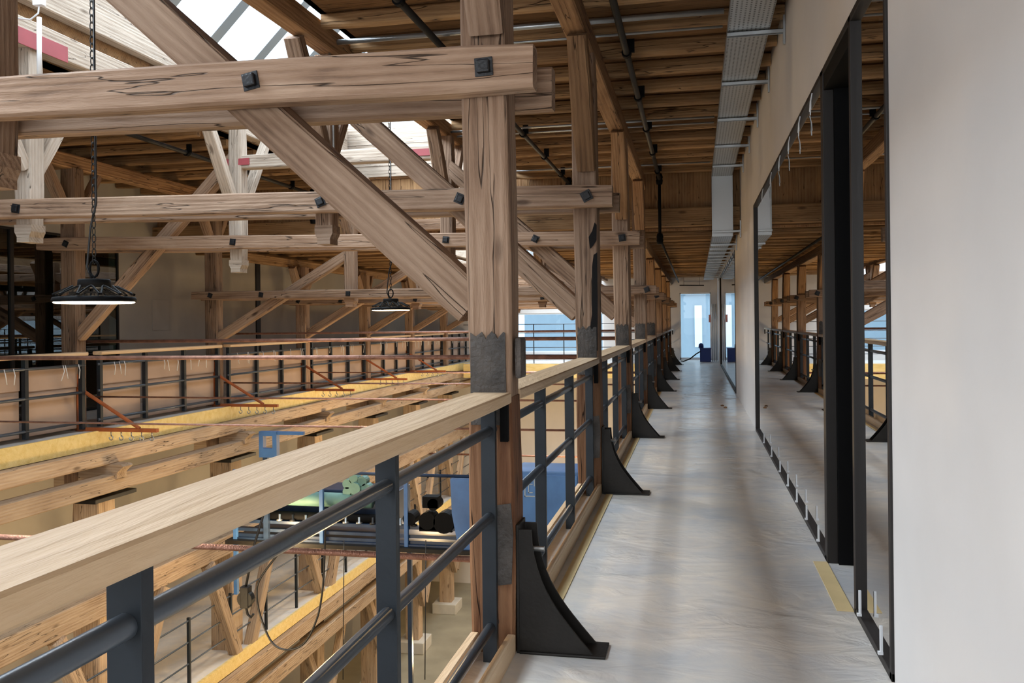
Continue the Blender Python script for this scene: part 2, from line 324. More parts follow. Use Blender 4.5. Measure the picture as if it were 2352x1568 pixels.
# hall far wall
bm=bmesh.new()
addbox(bm,(XL,YE,ZG),(-1.05,YE+.2,-.28)); addbox(bm,(XL,YE,-.28),(-6.9,YE+.2,4.2)); addbox(bm,(-6.9,YE,1.75),(-1.05,YE+.2,4.2)); addbox(bm,(-3.3,YE,-.28),(-1.05,YE+.2,1.75)); addbox(bm,(-6.9,YE,-.28),(-3.3,YE+.2,.3))
st(fin('wall_hall_far',bm,'plaster'))
w4=bpy.data.objects.new('window_4',None); C.objects.link(w4); w4.location=(-5,YE,0); w4['kind']='structure'
bm=bmesh.new()
for x in (-6.9,-3.34): addbox(bm,(x,YE+.03,.3),(x+.05,YE+.1,1.75))
addbox(bm,(-6.9,YE+.03,.3),(-3.3,YE+.1,.35)); addbox(bm,(-6.9,YE+.03,1.70),(-3.3,YE+.1,1.75))
fin('window_frame',bm,'white',w4); box('pane',(-6.9,YE+.06,.35),(-3.3,YE+.066,1.7),'fglass',w4)
# left wall of the hall
bm=bmesh.new()
addbox(bm,(XL-.2,-2,ZG),(XL,YE,-.28)); addbox(bm,(XL-.2,-2,3.0),(XL,14.2,4.3)); addbox(bm,(XL-.2,14.2,-.28),(XL,19.3,4.3)); addbox(bm,(XL-.2,-2,-.28),(XL,5,4.3)); addbox(bm,(XL-.2,19.3,3.2),(XL,YE,4.3)); addbox(bm,(XL-.2,19.5,-.28),(XL,YE,3.2))
st(fin('wall_left',bm,'greywall'))
st(box('trim_1',(XL-.05,19.3,0),(XL+.03,19.5,3.2),'frame'))
tag(box('access_panel',(XL,15.2,1.35),(XL+.012,15.75,1.95),'greywall',None,.003),'grey flush access panel low on the left gallery wall','panel')
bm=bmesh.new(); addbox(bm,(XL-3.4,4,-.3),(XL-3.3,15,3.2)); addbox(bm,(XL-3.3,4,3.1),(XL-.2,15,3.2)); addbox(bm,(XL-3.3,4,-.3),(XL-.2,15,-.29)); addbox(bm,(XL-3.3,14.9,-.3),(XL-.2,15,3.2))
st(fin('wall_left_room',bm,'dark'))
partition('window_5',5,14.2,3.0,None,XL,-1)
bm=bmesh.new()
for y in (7.2,9.4,11.6,13.0): addbox(bm,(XL-.03,y,.03),(XL+.02,y+.07,2.97))
st(fin('trim_2',bm,'frame'))
# ventilation duct inside the left glazing
tag(tube('ventilation_duct',[(XL-1.1,5.2,2.45),(XL-1.1,14.5,2.45)],.22,'galv',None,24),'round silver duct behind the dark glass on the left','duct')
# rear wall behind the camera with a wide window
bm=bmesh.new(); addbox(bm,(XL,-4.2,ZG),(XW+.2,-4,.3)); addbox(bm,(XL,-4.2,3.4),(XW+.2,-4,4.3)); addbox(bm,(XL,-4.2,.3),(-5.5,-4,3.4))
st(fin('wall_rear',bm,'plaster'))
# ground
st(box('floor_ground',(XL-.2,-4,ZG-.2),(XW+3,YE+.2,ZG),'ground'))
# wall under our gallery
st(box('wall_right_lower',(XW,-4,ZG),(XW+.2,YE,-.28),'cream'))
# ------------------------------------------------------------ ceilings
def slab(name,x0,x1,y0,y1,z,mat,th=.05):
    o=box(name,(x0,y0,z),(x1,y1,z+th),mat); return st(o)
ZC=4.10; ZL=3.04
slab('ceiling',-3.12,XW,-4,YS,ZC,'board'); slab('ceiling_left',XL,-6.46,-4,YS,ZC,'board')
slab('ceiling_low',-3.12,XW,YS,YE,ZL,'board'); slab('ceiling_low_left',XL,-6.46,YS,YE,ZL,'board')
jr=R
ON=['first','second','third','fourth','fifth','sixth','seventh','eighth','ninth','tenth','eleventh','twelfth','thirteenth','fourteenth','fifteenth','sixteenth','seventeenth','eighteenth','nineteenth','twentieth','twenty-first','twenty-second','twenty-third','twenty-fourth']
def joists(x0,x1,y0,y1,step,zb,h,lab,grp):
    ys_=[]; y=y0
    while y<y1: ys_.append(y); y+=step*jr.uniform(.93,1.07)
    for k,y in enumerate(ys_):
        ww=.10+jr.uniform(-.015,.03); hh=h*jr.uniform(.85,1.0)
        num=ON[len(ys_)-1-k] if y1<YS else ON[k]
        tag(timber('ceiling_joist',(x0,y,zb+h-hh/2-.001),(x1,y+jr.uniform(-.03,.03),zb+h-hh/2-.001),ww,hh,'joist',jit=.008,ch=.02),lab+', '+num+(' in front of' if y1<YS else ' behind')+' the plank drop','joist',grp)
joists(-3.1,XW-.005,4.9,YS-.2,.70,ZC-.15,.15,'dark hewn joist above the walkway','high ceiling joists above the walkway')
joists(XL+.005,-6.5,6.2,YS-.2,.72,ZC-.15,.15,'dark hewn joist of the left aisle','high ceiling joists of the left aisle')
joists(-3.1,XW-.005,YS+.5,YE-.2,.72,ZL-.12,.12,'brown joist of the low ceiling over the walkway','low ceiling joists above the walkway')
joists(XL+.005,-6.5,YS+.5,YE-.2,.9,ZL-.12,.12,'brown joist of the low left aisle','low ceiling joists of the left aisle')
# step between the two roofs: vertical planks
bm=bmesh.new(); x=XL
while x<XW-.01:
    x2=min(x+R.uniform(.14,.2),XW); addbox(bm,(x+.002,YS+R.uniform(0,.006),3.0),(x2,YS+.05,4.14)); x=x2
st(fin('wall_step',bm,'plank')); st(box('wall_step_backing',(XL,YS+.051,3.0),(XW,YS+.08,4.2),'plank'))
tag(timber('header_beam',(-3.2,YS-.06,3.22),(XW-.01,YS-.06,3.22),.2,.32,'joist'),'thick brown beam under the plank drop above the walkway','beam')
tag(timber('header_beam',(XL,YS-.06,3.22),(-6.3,YS-.06,3.22),.2,.32,'joist'),'thick brown beam under the plank drop in the left aisle','beam')
tag(timber('header_beam',(-6.3,YS-.06,3.24),(-3.2,YS-.06,3.24),.18,.2,'old'),'brown beam under the plank drop in the middle of the hall','beam')
# ------------------------------------------------------------ lanterns
def lantern(y0,y1,zb,zc,ridge,nm,high):
    # curbs
    for X,side in ((-6.46,'left'),(-3.12,'right')):
        sx=1 if side=='left' else -1
        o=box('curb',(min(X,X-sx*.06),y0,zb),(max(X,X-sx*.06),y1,zc),'joist'); o.name='trim_lantern_'+nm+'_'+side; st(o)
    r=bpy.data.objects.new('window_lantern_'+nm,None); C.objects.link(r); r.location=(-4.8,y0,zc); r['kind']='structure'
    y=y0+.35
    while y<y1:
        for sx in (-1,1):
            p=(-4.8+sx*1.62,y,zc); q=(-4.8,y,ridge); timber('glazing_bar',p,q,.20,.12,'skylightbar',r,jit=0,ch=.004)
        y+=1.1
    timber('ridge_bar',(-4.8,y0,ridge),(-4.8,y1,ridge),.09,.16,'skylightbar',r,jit=0)
    for sx in (-1,1):
        bm=bmesh.new(); a=[(-4.8+sx*1.66,y0,zc+.06),(-4.8+sx*1.66,y1,zc+.06),(-4.8,y1,ridge+.08),(-4.8,y0,ridge+.08)]
        vs=[bm.verts.new(v) for v in a]; vs2=[bm.verts.new((v[0],v[1],v[2]+.008)) for v in a]; bm.faces.new(vs); bm.faces.new(vs2[::-1])
        for i in range(4): bm.faces.new((vs[i],vs[(i+1)%4],vs2[(i+1)%4],vs2[i]))
        fin('pane',bm,'sky',r)
    for yy in (y0,y1):
        bm=bmesh.new(); a=[(-6.42,yy,zc),(-3.18,yy,zc),(-4.8,yy,ridge)]; addprism(bm,[(v[0],v[2]) for v in a],yy,yy+.01); fin('gable_pane',bm,'sky',r)
        timber('gable_bar',(-4.8,yy,zc),(-4.8,yy,ridge),.06,.08,'skylightbar',r,jit=0,up=(0,1,0))
    return r
lantern(-3,YS-.02,ZC,5.15,6.75,'high',True)
lantern(YS+.3,YE-.1,ZL,3.75,5.3,'low',False)
slab('ceiling_link',-6.46,-3.12,YS-.02,YS+.3,4.12,'board')
# white boarded end of the high lantern
bm=bmesh.new()
for i,z in enumerate((4.16,4.36,4.56,4.76,4.96)): addbox(bm,(-6.44,YS-.10-.01*(i%2),z),(-3.14,YS-.06,z+.195))
st(fin('trim_lantern_end',bm,'pale'))
# longitudinal timbers
def longi(X,y0,y1,z,w_,h_,mat,lab,name='purlin'):
    return tag(timber(name,(X,y0,z),(X,y1,z),w_,h_,mat),lab,'beam')
longi(-6.34,-2,YS-.2,4.28,.18,.26,'pale','pale weathered purlin on the far queen posts of the high roof')
longi(-6.36,-2,YS-.2,4.86,.14,.50,'pale','deep whitish curb beam under the far lantern glazing')
longi(-3.2,-2,YS-.2,3.96,.17,.2,'oldb','dark brown purlin on the near queen posts beside the skylight')
longi(-3.22,-2,YS-.2,4.9,.14,.40,'pale','whitish curb beam under the near lantern glazing')
longi(XR-.02,-2,YS-.2,3.79,.17,.2,'oldb','brown plate on top of the walkway posts under the high ceiling')
longi(XPL,5,YS-.2,3.79,.17,.2,'oldb','brown plate on the far left posts under the high ceiling')
longi(-6.34,YS,YE,3.05,.16,.2,'pale','pale purlin on the far queen posts of the low roof')
longi(-6.38,YS+.2,YE,3.42,.14,.34,'pale','whitish curb beam under the far glazing of the low roof')
longi(-3.2,YS,YE,2.98,.16,.2,'old','brown purlin on the near queen posts of the low roof')
longi(XR-.02,YS,YE,2.78,.17,.18,'joist','brown plate on the walkway posts under the low ceiling')
longi(XPL,YS,YE,2.78,.17,.18,'joist','brown plate on the far left posts under the low ceiling')
# ------------------------------------------------------------ trusses
def bolt(parent,x,y,z,s=.05,rot=.2,mat='bolt'):
    bm=bmesh.new(); addbox(bm,(-s/2,-.03,-s/2),(s/2,.0,s/2),.007); addbox(bm,(-s*.72,-.006,-s*.72),(s*.72,.0,s*.72),.002)
    return fin('bolt',bm,mat,parent,Matrix.Translation((x,y,z))@Matrix.Rotation(rot,4,'Y'))
def carved_queen(parent,x,y,zb,zt,w_,mat):
    qp=timber('queen_post',(x,y,zt),(x,y,zb+.16),w_,w_,mat,parent,up=(0,1,0))
    bm=bmesh.new(); a=w_/2; prof=[(-a,.17),(-a,.10),(-a*.72,.05),(-a*.72,0),(a*.72,0),(a*.72,.05),(a,.10),(a,.17)]
    addprism(bm,prof,-a,a); fin('queen_foot',bm,mat,qp,Matrix.Translation((x,y,zb)))
truss_lab=['large timber roof truss nearest the camera, its brace crossing the picture','second roof truss, behind the foreground post','third roof truss, both ends of its beam in view','fourth roof truss, first with the lower tie beam','fifth roof truss under the low roof','sixth roof truss under the low roof','seventh roof truss under the low roof','last roof truss before the far wall']
for i,y in enumerate(T):
    hi=i<4; front=i<4
    zt=2.46 if i==0 else (2.50 if i<3 else 1.97)      # tie beam centre at the right end
    zr=[2.53,2.475,2.455,1.945,1.94,1.94,1.94,1.94][i]; zl=[2.63,2.63,2.62,1.98,1.95,1.95,1.95,1.95][i]
    hh=[.20,.185,.18,.15,.15,.15,.15,.15][i]
    t=thing('roof_truss',truss_lab[i],'roof truss',(XR,y,0),'timber roof trusses across the hall')
    ztop=3.70 if i<4 else 2.70
    mt='old'
    QR=[-3.5,-3.25,-3.14,-3.14,-3.14,-3.14,-3.14,-3.14][i]; QL=[-6.4,-6.36,-6.12,-5.95,-5.9,-5.85,-5.85,-5.85][i]; XP_=[-8.72,-8.72,-8.72,-8.62,-8.56,-8.50,-8.46,-8.43][i]
    # posts
    xp=XR
    po=timber('post',(xp-.005,y,1.12),(xp-.03,y,ztop),.2,.2,mt,t,up=(0,1,0),jit=.009); timber('post_foot',(xp-.003,y,-.02),(xp-.005,y,1.12),.205,.205,'stain',t,up=(0,1,0),jit=.006)['label']='dark stained foot of the post'
    if i>=2:
        timber('post',(XP_,y,-.9),(XP_,y,ztop),.24,.22,mt,t,up=(0,1,0),jit=.009)
    xl=-9.15 if i>=2 else -9.3; xr=-.66
    if i>=3: xl=-8.95; xr=-.62
    for s in (-1,1):
        dy=s*(.10+.055); dz=-.0 if s<0 else -.015
        tb_=timber('tie_beam',(xl,y+dy,zl+dz),(xr+(.03 if s>0 else 0),y+dy,zr+dz),.11,hh,mt,t,jit=.007,ch=.014)
        if s<0: fb=tb_
    # diagonals
    zd0=1.44 if i<3 else 1.30; zd1=4.0 if i<4 else 2.95
    if i==3: zd0,zd1=1.30,2.95
    xd=-3.28
    if i<3:
        timber('brace',(-.97,y,1.52),(QR+.02,y,1.52+(-.97-QR)*.895),.19,.185,mt,t,up=(0,1,0),jit=.01)
        timber('brace',(-8.62,y,1.30),(QL-.02,y,1.30+(QL+8.62)*.985),.17,.17,mt,t,up=(0,1,0),jit=.01)
    else:
        timber('brace',(-.97,y,1.40),(QR+.04,y,2.62),.17,.16,mt,t,up=(0,1,0),jit=.01)
        timber('brace',(XP_+.08,y,1.20),(QL-.05,y,2.66),.17,.16,mt,t,up=(0,1,0),jit=.01)
    # queens
    zq=2.16 if i<3 else 1.74; zqt=3.86 if i<4 else 2.88
    zql=4.16 if i<4 else 2.95
    carved_queen(t,QR,y,zq,zqt,.17,mt)
    carved_queen(t,QL,y,2.27 if i==1 else zq,zql,.19,'pale' if i<3 else mt)
    if 0<i<4 or i>=4:
        z=3.66 if i<4 else 2.62
        timber('straining_beam',(-6.25,y,z),(-3.3,y,z),.16,.18,'pale' if i<4 else mt,t)
        for X in (-6.12,-3.42):
            if i in(2,3): 
                p=box('fishplate',(X-.22,y-.095,z-.045),(X+.22,y-.082,z+.045),'red',t,.002); p['label']='oxide red steel fishplate'
    # longitudinal knee braces
    dz=1.0 if hi else .8
    for X,zt2,near,far in ((XR,3.70 if hi else 2.70,1,0),(QR,3.86 if hi else 2.88,1,1),(QL,4.14 if hi else 2.95,1,1),(XP_,3.70 if hi else 2.70,1,1)):
        if X==XP_ and i<2: continue
        if X in(QL,QR) and i<1: continue
        zz=2.98 if X!=XR else 2.72
        top=zt2
        if not hi: zz=max(zr+.1,zt2-.9)
        if hi and X==XR and i==3: zz=zt2-.75
        hd=(top-zz)*(.62 if X!=XR else .55)
        m2='pale' if (X==QL and i<3) else ('oldb' if X==XR and i else mt)
        if near: timber('knee_brace',(X,y-.09,zz),(X,y-.09-hd,top-.02),.165 if X==XR else .155,.13,m2,t,up=(0,1,0),jit=.006)
        if far: timber('knee_brace',(X,y+.09,zz),(X,y+.09+hd,top-.02),.13,.12,m2,t,up=(0,1,0),jit=.006)
    # bolts
    yb=y-.212
    for X in ((-.90,-1.98,QR,QL,-8.7) if i<3 else (-.80,-2.2,QR,QL,-7.6,-8.6)):
        f=(X-xl)/(xr-xl); z=zl+(zr-zl)*f
        bolt(fb,X+.03,yb,z,.055 if i==0 else .06,R.uniform(-.5,.6),'bolt')
    # lower sheet-metal patch on the walkway posts
    if i<5:
        bm=bmesh.new(); pr=[]
        ph=R.uniform(0,3)
        for k in range(19): pr.append((-.078+.156*k/18,1.375+.03*abs(math.sin(k*.55+ph))+R.uniform(-.006,.006)))
        pr+= [(.08,1.0),(-.08,1.0)]
        addprism(bm,pr,-.006,0); o=fin('tin_patch',bm,'lead',po,Matrix.Translation((xp-.01,y-.106,0))); o['label']='grey weathered tin patch'
        bm=bmesh.new(); pr=[(-.035,.30),(.03,.31),(.04,.52),(.03,.66),(-.03,.65),(-.04,.5)]
        addprism(bm,pr,-.006,0); fin('tin_patch',bm,'lead',t,Matrix.Translation((xp+.055,y-.106,.0)))['label']='small grey weathered tin patch'
t2=[o for o in bpy.data.objects if o.get('label')==truss_lab[1]][0]
for pr in ([(0,1.2),(.055,1.2),(.06,1.6),(.06,2.02),(.03,2.0),(.015,1.9),(.01,1.5),(-.02,1.3)],[(-.0,2.05),(.03,2.08),(.055,2.12),(.058,2.25),(.04,2.27),(.02,2.2),(-.01,2.15)]):
    bm=bmesh.new(); addprism(bm,pr,-.004,0); fin('char_mark',bm,'felt',t2,Matrix.Translation((XR+.022,T[1]-.107,0)))['label']='black char mark on the second post'
# ------------------------------------------------------------ curved iron brackets at the post feet
def bracket():
    t=thing('iron_bracket','x','bracket')
    def prof(x1=.33):
        pts=[(0,0),(0,.54),(.055,.54)]
        for k in range(1,13):
            a=k/12; pts.append((.055+(x1-.055)*a**1.75+ .0, .54-.54*(1-(1-a)**1.35) if 0 else .54*(1-a)**1.0*(1-.10*math.sin(PI*a))))
        return pts
    pl=prof()
    for yy in (-.075,.063):
        bm=bmesh.new(); addprism(bm,pl,yy,yy+.012); fin('side_plate',bm,'iron',t)
    box('foot_plate',(0,-.09,0),(.375,.09,.012),'iron',t,.004)
    box('back_plate',(-.012,-.08,0),(.0,.08,.56),'iron',t,.002)
    bm=bmesh.new(); addtube(bm,[(.045,.0,.44),(.1,.0,.44)],.012,8); fin('screw',bm,'galv',t)
    return t
def copy_tree(o,parent=None):
    c=o.copy(); C.objects.link(c)
    if parent is not None: c.parent=parent
    for ch in [k for k in bpy.data.objects if k.parent==o and k is not c]:
        copy_tree(ch,c)
    return c
proto=bracket()
for i,y in enumerate(T):
    o=proto if i==0 else copy_tree(proto)
    o.location=(XR+.112,y,0)
    tag(o,'curved black iron bracket at the foot of the '+(ORD[i] if i<7 else 'farthest')+' walkway post','bracket','iron brackets at the post feet')
# ------------------------------------------------------------ walkway railing
def rail_bay(y0,y1,posts,lab,left=True):
    t=thing('guard_railing',lab,'railing',(-.87,y0,0),'railings along the walkway')
    timber('handrail',(-.875,y0,1.118),(-.875,y1,1.118),.178,.05,'pine',t,jit=.0008,ch=.006)
    for y in posts:
        box('steel_post',(-.902,y-.016,.0),(-.84,y+.016,1.093),'steel',t,.002)
    for z in (.985,.62,.15):
        tube('rail_tube',[(-.868,y0+.01,z),(-.868,y1-.03,z)],.021,'pipe',t,20)
    for x in (-.965,-.80):
        timber('toe_board',(x,y0,.045),(x,y1,.045),.038,.09,'pine',t,jit=.001,ch=.004)
    bm=bmesh.new(); addbox(bm,(-.835,y1-.03,.93),(-.80,y1-.0,1.09),.002); o=fin('fixing_plate',bm,'black',t)
    bm=bmesh.new()
    for z in (1.045,.975): addlathe(bm,[(0,.0),(.008,.0),(.008,.006),(0,.008)],10)
    bm.free()
ys=[-1.4]+T
for i in range(len(ys)):
    y0=ys[i]+.10; y1=(ys[i+1] if i+1<len(ys) else YE)-.10
    ps=[y for y in ([.05,1.21,2.37,3.62] if i==0 else [y0+.02,ys[i]+1.07,ys[i]+2.23,ys[i]+3.39]) if y<y1+.02]
    nm=['foreground railing with pale handrail running to the first post','railing bay between the first and second walkway posts','railing bay between the second and third walkway posts','railing bay between the third and fourth walkway posts','railing bay between the fourth and fifth walkway posts','railing bay between the fifth and sixth walkway posts','railing bay between the sixth and seventh walkway posts','railing bay between the seventh and last walkway posts','short railing bay between the last post and the far wall'][i]
    rail_bay(y0,y1,ps,nm)
tag(box('switch_box',(XR+.10,3.74,1.20),(XR+.13,3.86,1.38),'lead',None,.012),'grey rounded box on the side of the foreground post','box')
# edge beam of our gallery
tag(timber('edge_beam',(-.98,-3,-.20),(-.98,YE,-.20),.1,.16,'warm'),'timber edge beam under the walkway toe boards','beam')
# ------------------------------------------------------------ opposite gallery
st(box('floor_left_gallery',(XL,4,-.28),(-8.25,YE,-.03),'film'))
tag(box('fascia_board',(-8.25,4,-.27),(-8.21,YE,-.02),'osb'),'yellow board fascia along the edge of the opposite gallery','fascia')
tag(timber('gallery_beam',(-8.2,3.5,-.39),(-8.2,YE,-.39),.2,.22,'warm'),'upper long timber beam under the yellow fascia','beam')
tag(timber('gallery_beam',(-8.12,3.5,-.76),(-8.12,YE,-.76),.22,.24,'warm'),'lower long cracked timber beam under the opposite gallery','beam')
for i,y in enumerate(T[1:],1):
    bm=bmesh.new(); prof=[(-.9,-.5),(.18,-.5),(.22,-.53),(.12,-.62),(.12,-.70),(.03,-.72),(.0,-.80),(-.03,-.86),(-.9,-.86)]
    addprism(bm,prof,-.11,.11); o=fin('joist_end',bm,'warm',None,Matrix.Translation((-8.1,y+.02,0)))
    tag(o,'carved end of a cross joist under the '+['','second','third','fourth','fifth','sixth','seventh','last'][i]+' truss on the opposite gallery','joist','carved joist ends of the opposite gallery')
XLR=-8.45
def left_bay(y0,y1,lab,posts,panels):
    t=thing('gallery_railing',lab,'railing',(XLR,y0,0),'railings of the opposite gallery')
    timber('handrail',(XLR,y0,1.06),(XLR,y1,1.06),.16,.055,'pine',t,jit=.001)
    for y in posts: box('steel_post',(XLR-.03,y-.03,0),(XLR+.03,y+.03,1.03),'steel',t,.002)
    for z in (.10,.52,.90): rt_=tube('rail_tube',[(XLR+.01,y0,z),(XLR+.01,y1,z)],.021,'pipe',t,10)
    for k in range(len(posts)-1):
        a,b=posts[k]+.04,posts[k+1]-.04
        z1=.90-R.uniform(0,.06)
        bm=bmesh.new(); addbox(bm,(XLR-.075,a,.02),(XLR-.06,b,z1*.72)); addbox(bm,(XLR-.07,a,z1*.72-.02),(XLR-.045,b,z1+.02)); fin('infill_panel',bm,'card',t)
        for q in range(3):
            yy=R.uniform(a+.05,b-.05); tube('cable_tie',[(XLR+.035,yy,.92),(XLR+.05,yy+.01,.84),(XLR+.045,yy+R.uniform(-.05,.05),.76-R.random()*.08)],.006,'white',rt_,5)
lab=['opposite gallery railing before the third truss post','opposite gallery railing between third and fourth truss posts','opposite gallery railing between fourth and fifth truss posts','opposite gallery railing between fifth and sixth truss posts','opposite gallery railing between sixth and seventh truss posts','opposite gallery railing between seventh and last truss posts','opposite gallery railing beyond the last truss post']
yl=[T[1]]+T[2:]+[YE]
for i in range(len(yl)-1):
    y0,y1=yl[i]+.14,yl[i+1]-.14
    left_bay(y0,y1,lab[i],[y0+.05+(y1-y0-.1)*k/3 for k in range(4)],1)
# rust-red brackets with hooks
def obracket():
    t=thing('wall_bracket','x','bracket')
    box('upright',(0,-.03,0),(.035,.03,.80),'orange',t,.002)
    bm=bmesh.new(); addtube(bm,[(0.02,0,.62),(1.0,0,.05)],.026,8); fin('diagonal',bm,'orange',t)
    am=box('arm',(0,-.03,0),(1.28,.03,.05),'orange',t,.002)
    for k in range(5):
        x=.55+.16*k; pts=[(x,0,.0),(x,0,-.06)]+[(x+.03*math.sin(a),0,-.09+.03*math.cos(a)) for a in [j*PI/5 for j in range(0,9)]]
        tube('hook',pts,.008,'galv',am,6)
    return t
pb=obracket()
for i,y in enumerate(T[2:7],2):
    o=pb if i==2 else copy_tree(pb)
    o.location=(-8.585,y-.13,-.03); tag(o,'rust-red angle bracket with hooks on the opposite post of the '+['','','third','fourth','fifth','sixth','seventh'][i]+' truss','bracket','rust-red brackets on the opposite posts')
# ------------------------------------------------------------ tie rods
def rod(y,z,x0,x1,r,lab,mat='rust',zz=None):
    tag(tube('tie_rod',[(x0,y,z),(x1,y,(zz if zz is not None else z))],r,mat),lab,'tie rod','steel tie rods across the hall')
rod(T[0]+.35,.28,-9.0,-.98,.016,'ribbed rusty tie rod under the foreground handrail')
rod(T[1]+.14,.50,-9.0,-.98,.010,'thin tie rod passing just above the foreground handrail')
rod(T[1]+.2,1.135,-9.0,-.98,.021,'thick glinting tie rod below the horizon nearest the camera')
rod(T[2]+.14,.43,-8.6,-.98,.013,'lower tie rod of the third truss')
rod(T[2]+.2,1.225,-9.0,-.98,.024,'upper tie rod of the third truss, second bright line')
rod(T[3]+.14,.38,-8.6,-.98,.014,'lower tie rod of the fourth truss')
rod(T[3]+.2,1.28,-8.6,-.98,.018,'upper tie rod of the fourth truss, topmost thin line')
rod(T[4]+.14,.36,-8.6,-.98,.014,'lower tie rod of the fifth truss')
rod(T[6]+.14,-.05,-8.6,-.98,.03,'dark thick tie rod seen between first and second walkway posts')
rod(YE-6,-2.6,-8.6,-.98,.03,'brown pipe across the lower hall near the far wall')
# ------------------------------------------------------------ ceiling tubes, conduits, tray
def track(X,pts,lab,r=.03):
    t=thing('suspension_tube',lab,'tube',(X,pts[0][0],pts[0][1]),'black suspension tubes under the ceiling')
    tube('tube',[(X,a,b) for a,b in pts[:2]],r,'iron',t,14)
    if len(pts)>2:
        tube('drop_tube',[(X,pts[1][0],pts[1][1]),(X,pts[1][0],pts[2][1])],r*.9,'black',t,12)
        tube('tube',[(X,a,b) for a,b in pts[2:]],r*.8,'iron',t,12)
    y=pts[0][0]+1.2
    while y<pts[1][0]:
        bm=bmesh.new(); addtube(bm,[(X,y-.03,pts[0][1]),(X,y+.03,pts[0][1])],r*1.5,12); addbox(bm,(X+.0,y-.015,pts[0][1]),(X+.07,y+.015,pts[0][1]+.12)); fin('clamp',bm,'black',t); y+=1.6
    for yy,z in ((pts[1][0],pts[1][1]),(pts[1][0],pts[2][1])) if len(pts)>2 else ():
        bm=bmesh.new(); addlathe(bm,[(0,-.09),(.05,-.09),(.06,-.02),(.05,.0),(.06,.03),(.045,.09),(0,.09)],12); fin('joint',bm,'black',t,Matrix.Translation((X,yy,z)),True)
track(-.585,[(3.5,3.86),(YS-.3,3.86),(YS-.3,2.84),(YE-.1,2.80)],'black tube above the walkway, dropping at the plank step')
track(-2.15,[(5,3.86),(YS-.3,3.86),(YS-.3,3.4),(YS-.25,3.4)],'black tube left of the walkway posts under the joists')
track(-6.95,[(5,3.86),(YS-.3,3.86),(YS-.3,3.4),(YS-.25,3.4)],'black tube under the joists of the left aisle')
def conduit(y,z,r,lab,x0=-3.1,x1=.25):
    tag(tube('conduit',[(x0,y,z),(x1,y,z)],r,'galv',None,12),lab,'conduit','silver conduits across the high ceiling')
conduit(7.28,3.955,.024,'thick silver conduit across the ceiling, nearest the camera')
conduit(7.62,3.94,.012,'thin silver conduit just behind the nearest thick one')
conduit(10.95,3.93,.015,'silver conduit across the ceiling in the third bay, front of its pair')
conduit(11.25,3.93,.013,'silver conduit across the ceiling in the third bay, rear of its pair')
conduit(14.1,3.935,.013,'silver conduit across the ceiling just before the plank step')
conduit(-6.5+13.78,3.955,.02,'silver conduit across the left aisle ceiling',XL,-6.5)
tag(tube('conduit',[(-3.13,T[1]-.12,2.62),(-3.13,T[1]-.12,3.45),(-3.16,T[1]-.12,3.85)],.011,'galv',None,10),'thin silver conduit running down the near queen post of the second truss','conduit')
# cable tray
t=thing('cable_tray','perforated galvanised cable tray running along the top of the wall','cable tray',(.45,6,3.9))
def traybox(a,b,name='tray_section'):
    bm=bmesh.new(); addbox(bm,a,b); fin(name,bm,'tray',t)
for (y0,y1,z) in ((.5,YS-.15,3.885),(YS-.2,YE-.2,2.86)):
    traybox((.29,y0,z),(.63,y1,z+.004)); 
    for x in (.29,.63): box('tray_side',(x-.003,y0,z),(x+.003,y1,z+.06),'galv',t)
bm=bmesh.new(); addbox(bm,(.29,YS-.19,2.86),(.63,YS-.186,3.9)); me=fin('tray_drop',bm,'tray',t)
for x in (.29,.63): box('tray_side',(x-.003,YS-.25,2.9),(x+.003,YS-.187,3.9),'galv',t)
for i,y in enumerate([2.9,4.5,6.05,7.62,9.2,10.85,12.5,14.1]+[YS-.3]+[16.6+1.0*k for k in range(14)]):
    z=3.88 if i<8 else 2.855
    if i==8: z=2.95
    bk=thing('tray_bracket','galvanised arm under the cable tray, '+(ON[7-i]+' in front of the tray drop' if i<8 else 'at the tray drop' if i==8 else ON[i-9]+' beyond the tray drop'),'bracket',(XW,y,z),'tray arms under the high ceiling' if i<8 else 'tray arms under the low ceiling')
    bm=bmesh.new(); addbox(bm,(.285,y-.025,z-.035),(XW-.02,y-.02,z-.002)); addbox(bm,(.285,y-.025,z-.006),(XW-.02,y+.025,z-.002)); addbox(bm,(.285,y+.02,z-.035),(XW-.02,y+.025,z-.002)); fin('arm',bm,'galv',bk)
    bm=bmesh.new(); addbox(bm,(XW-.02,y-.022,z-.13),(XW-.002,y+.022,z+.16),.002)
    for q in range(4): addlathe(bm,[(0,0),(.008,0),(.008,.003),(0,.003)],8,(0,0,0)) if 0 else None
    fin('wall_plate',bm,'galv',bk)
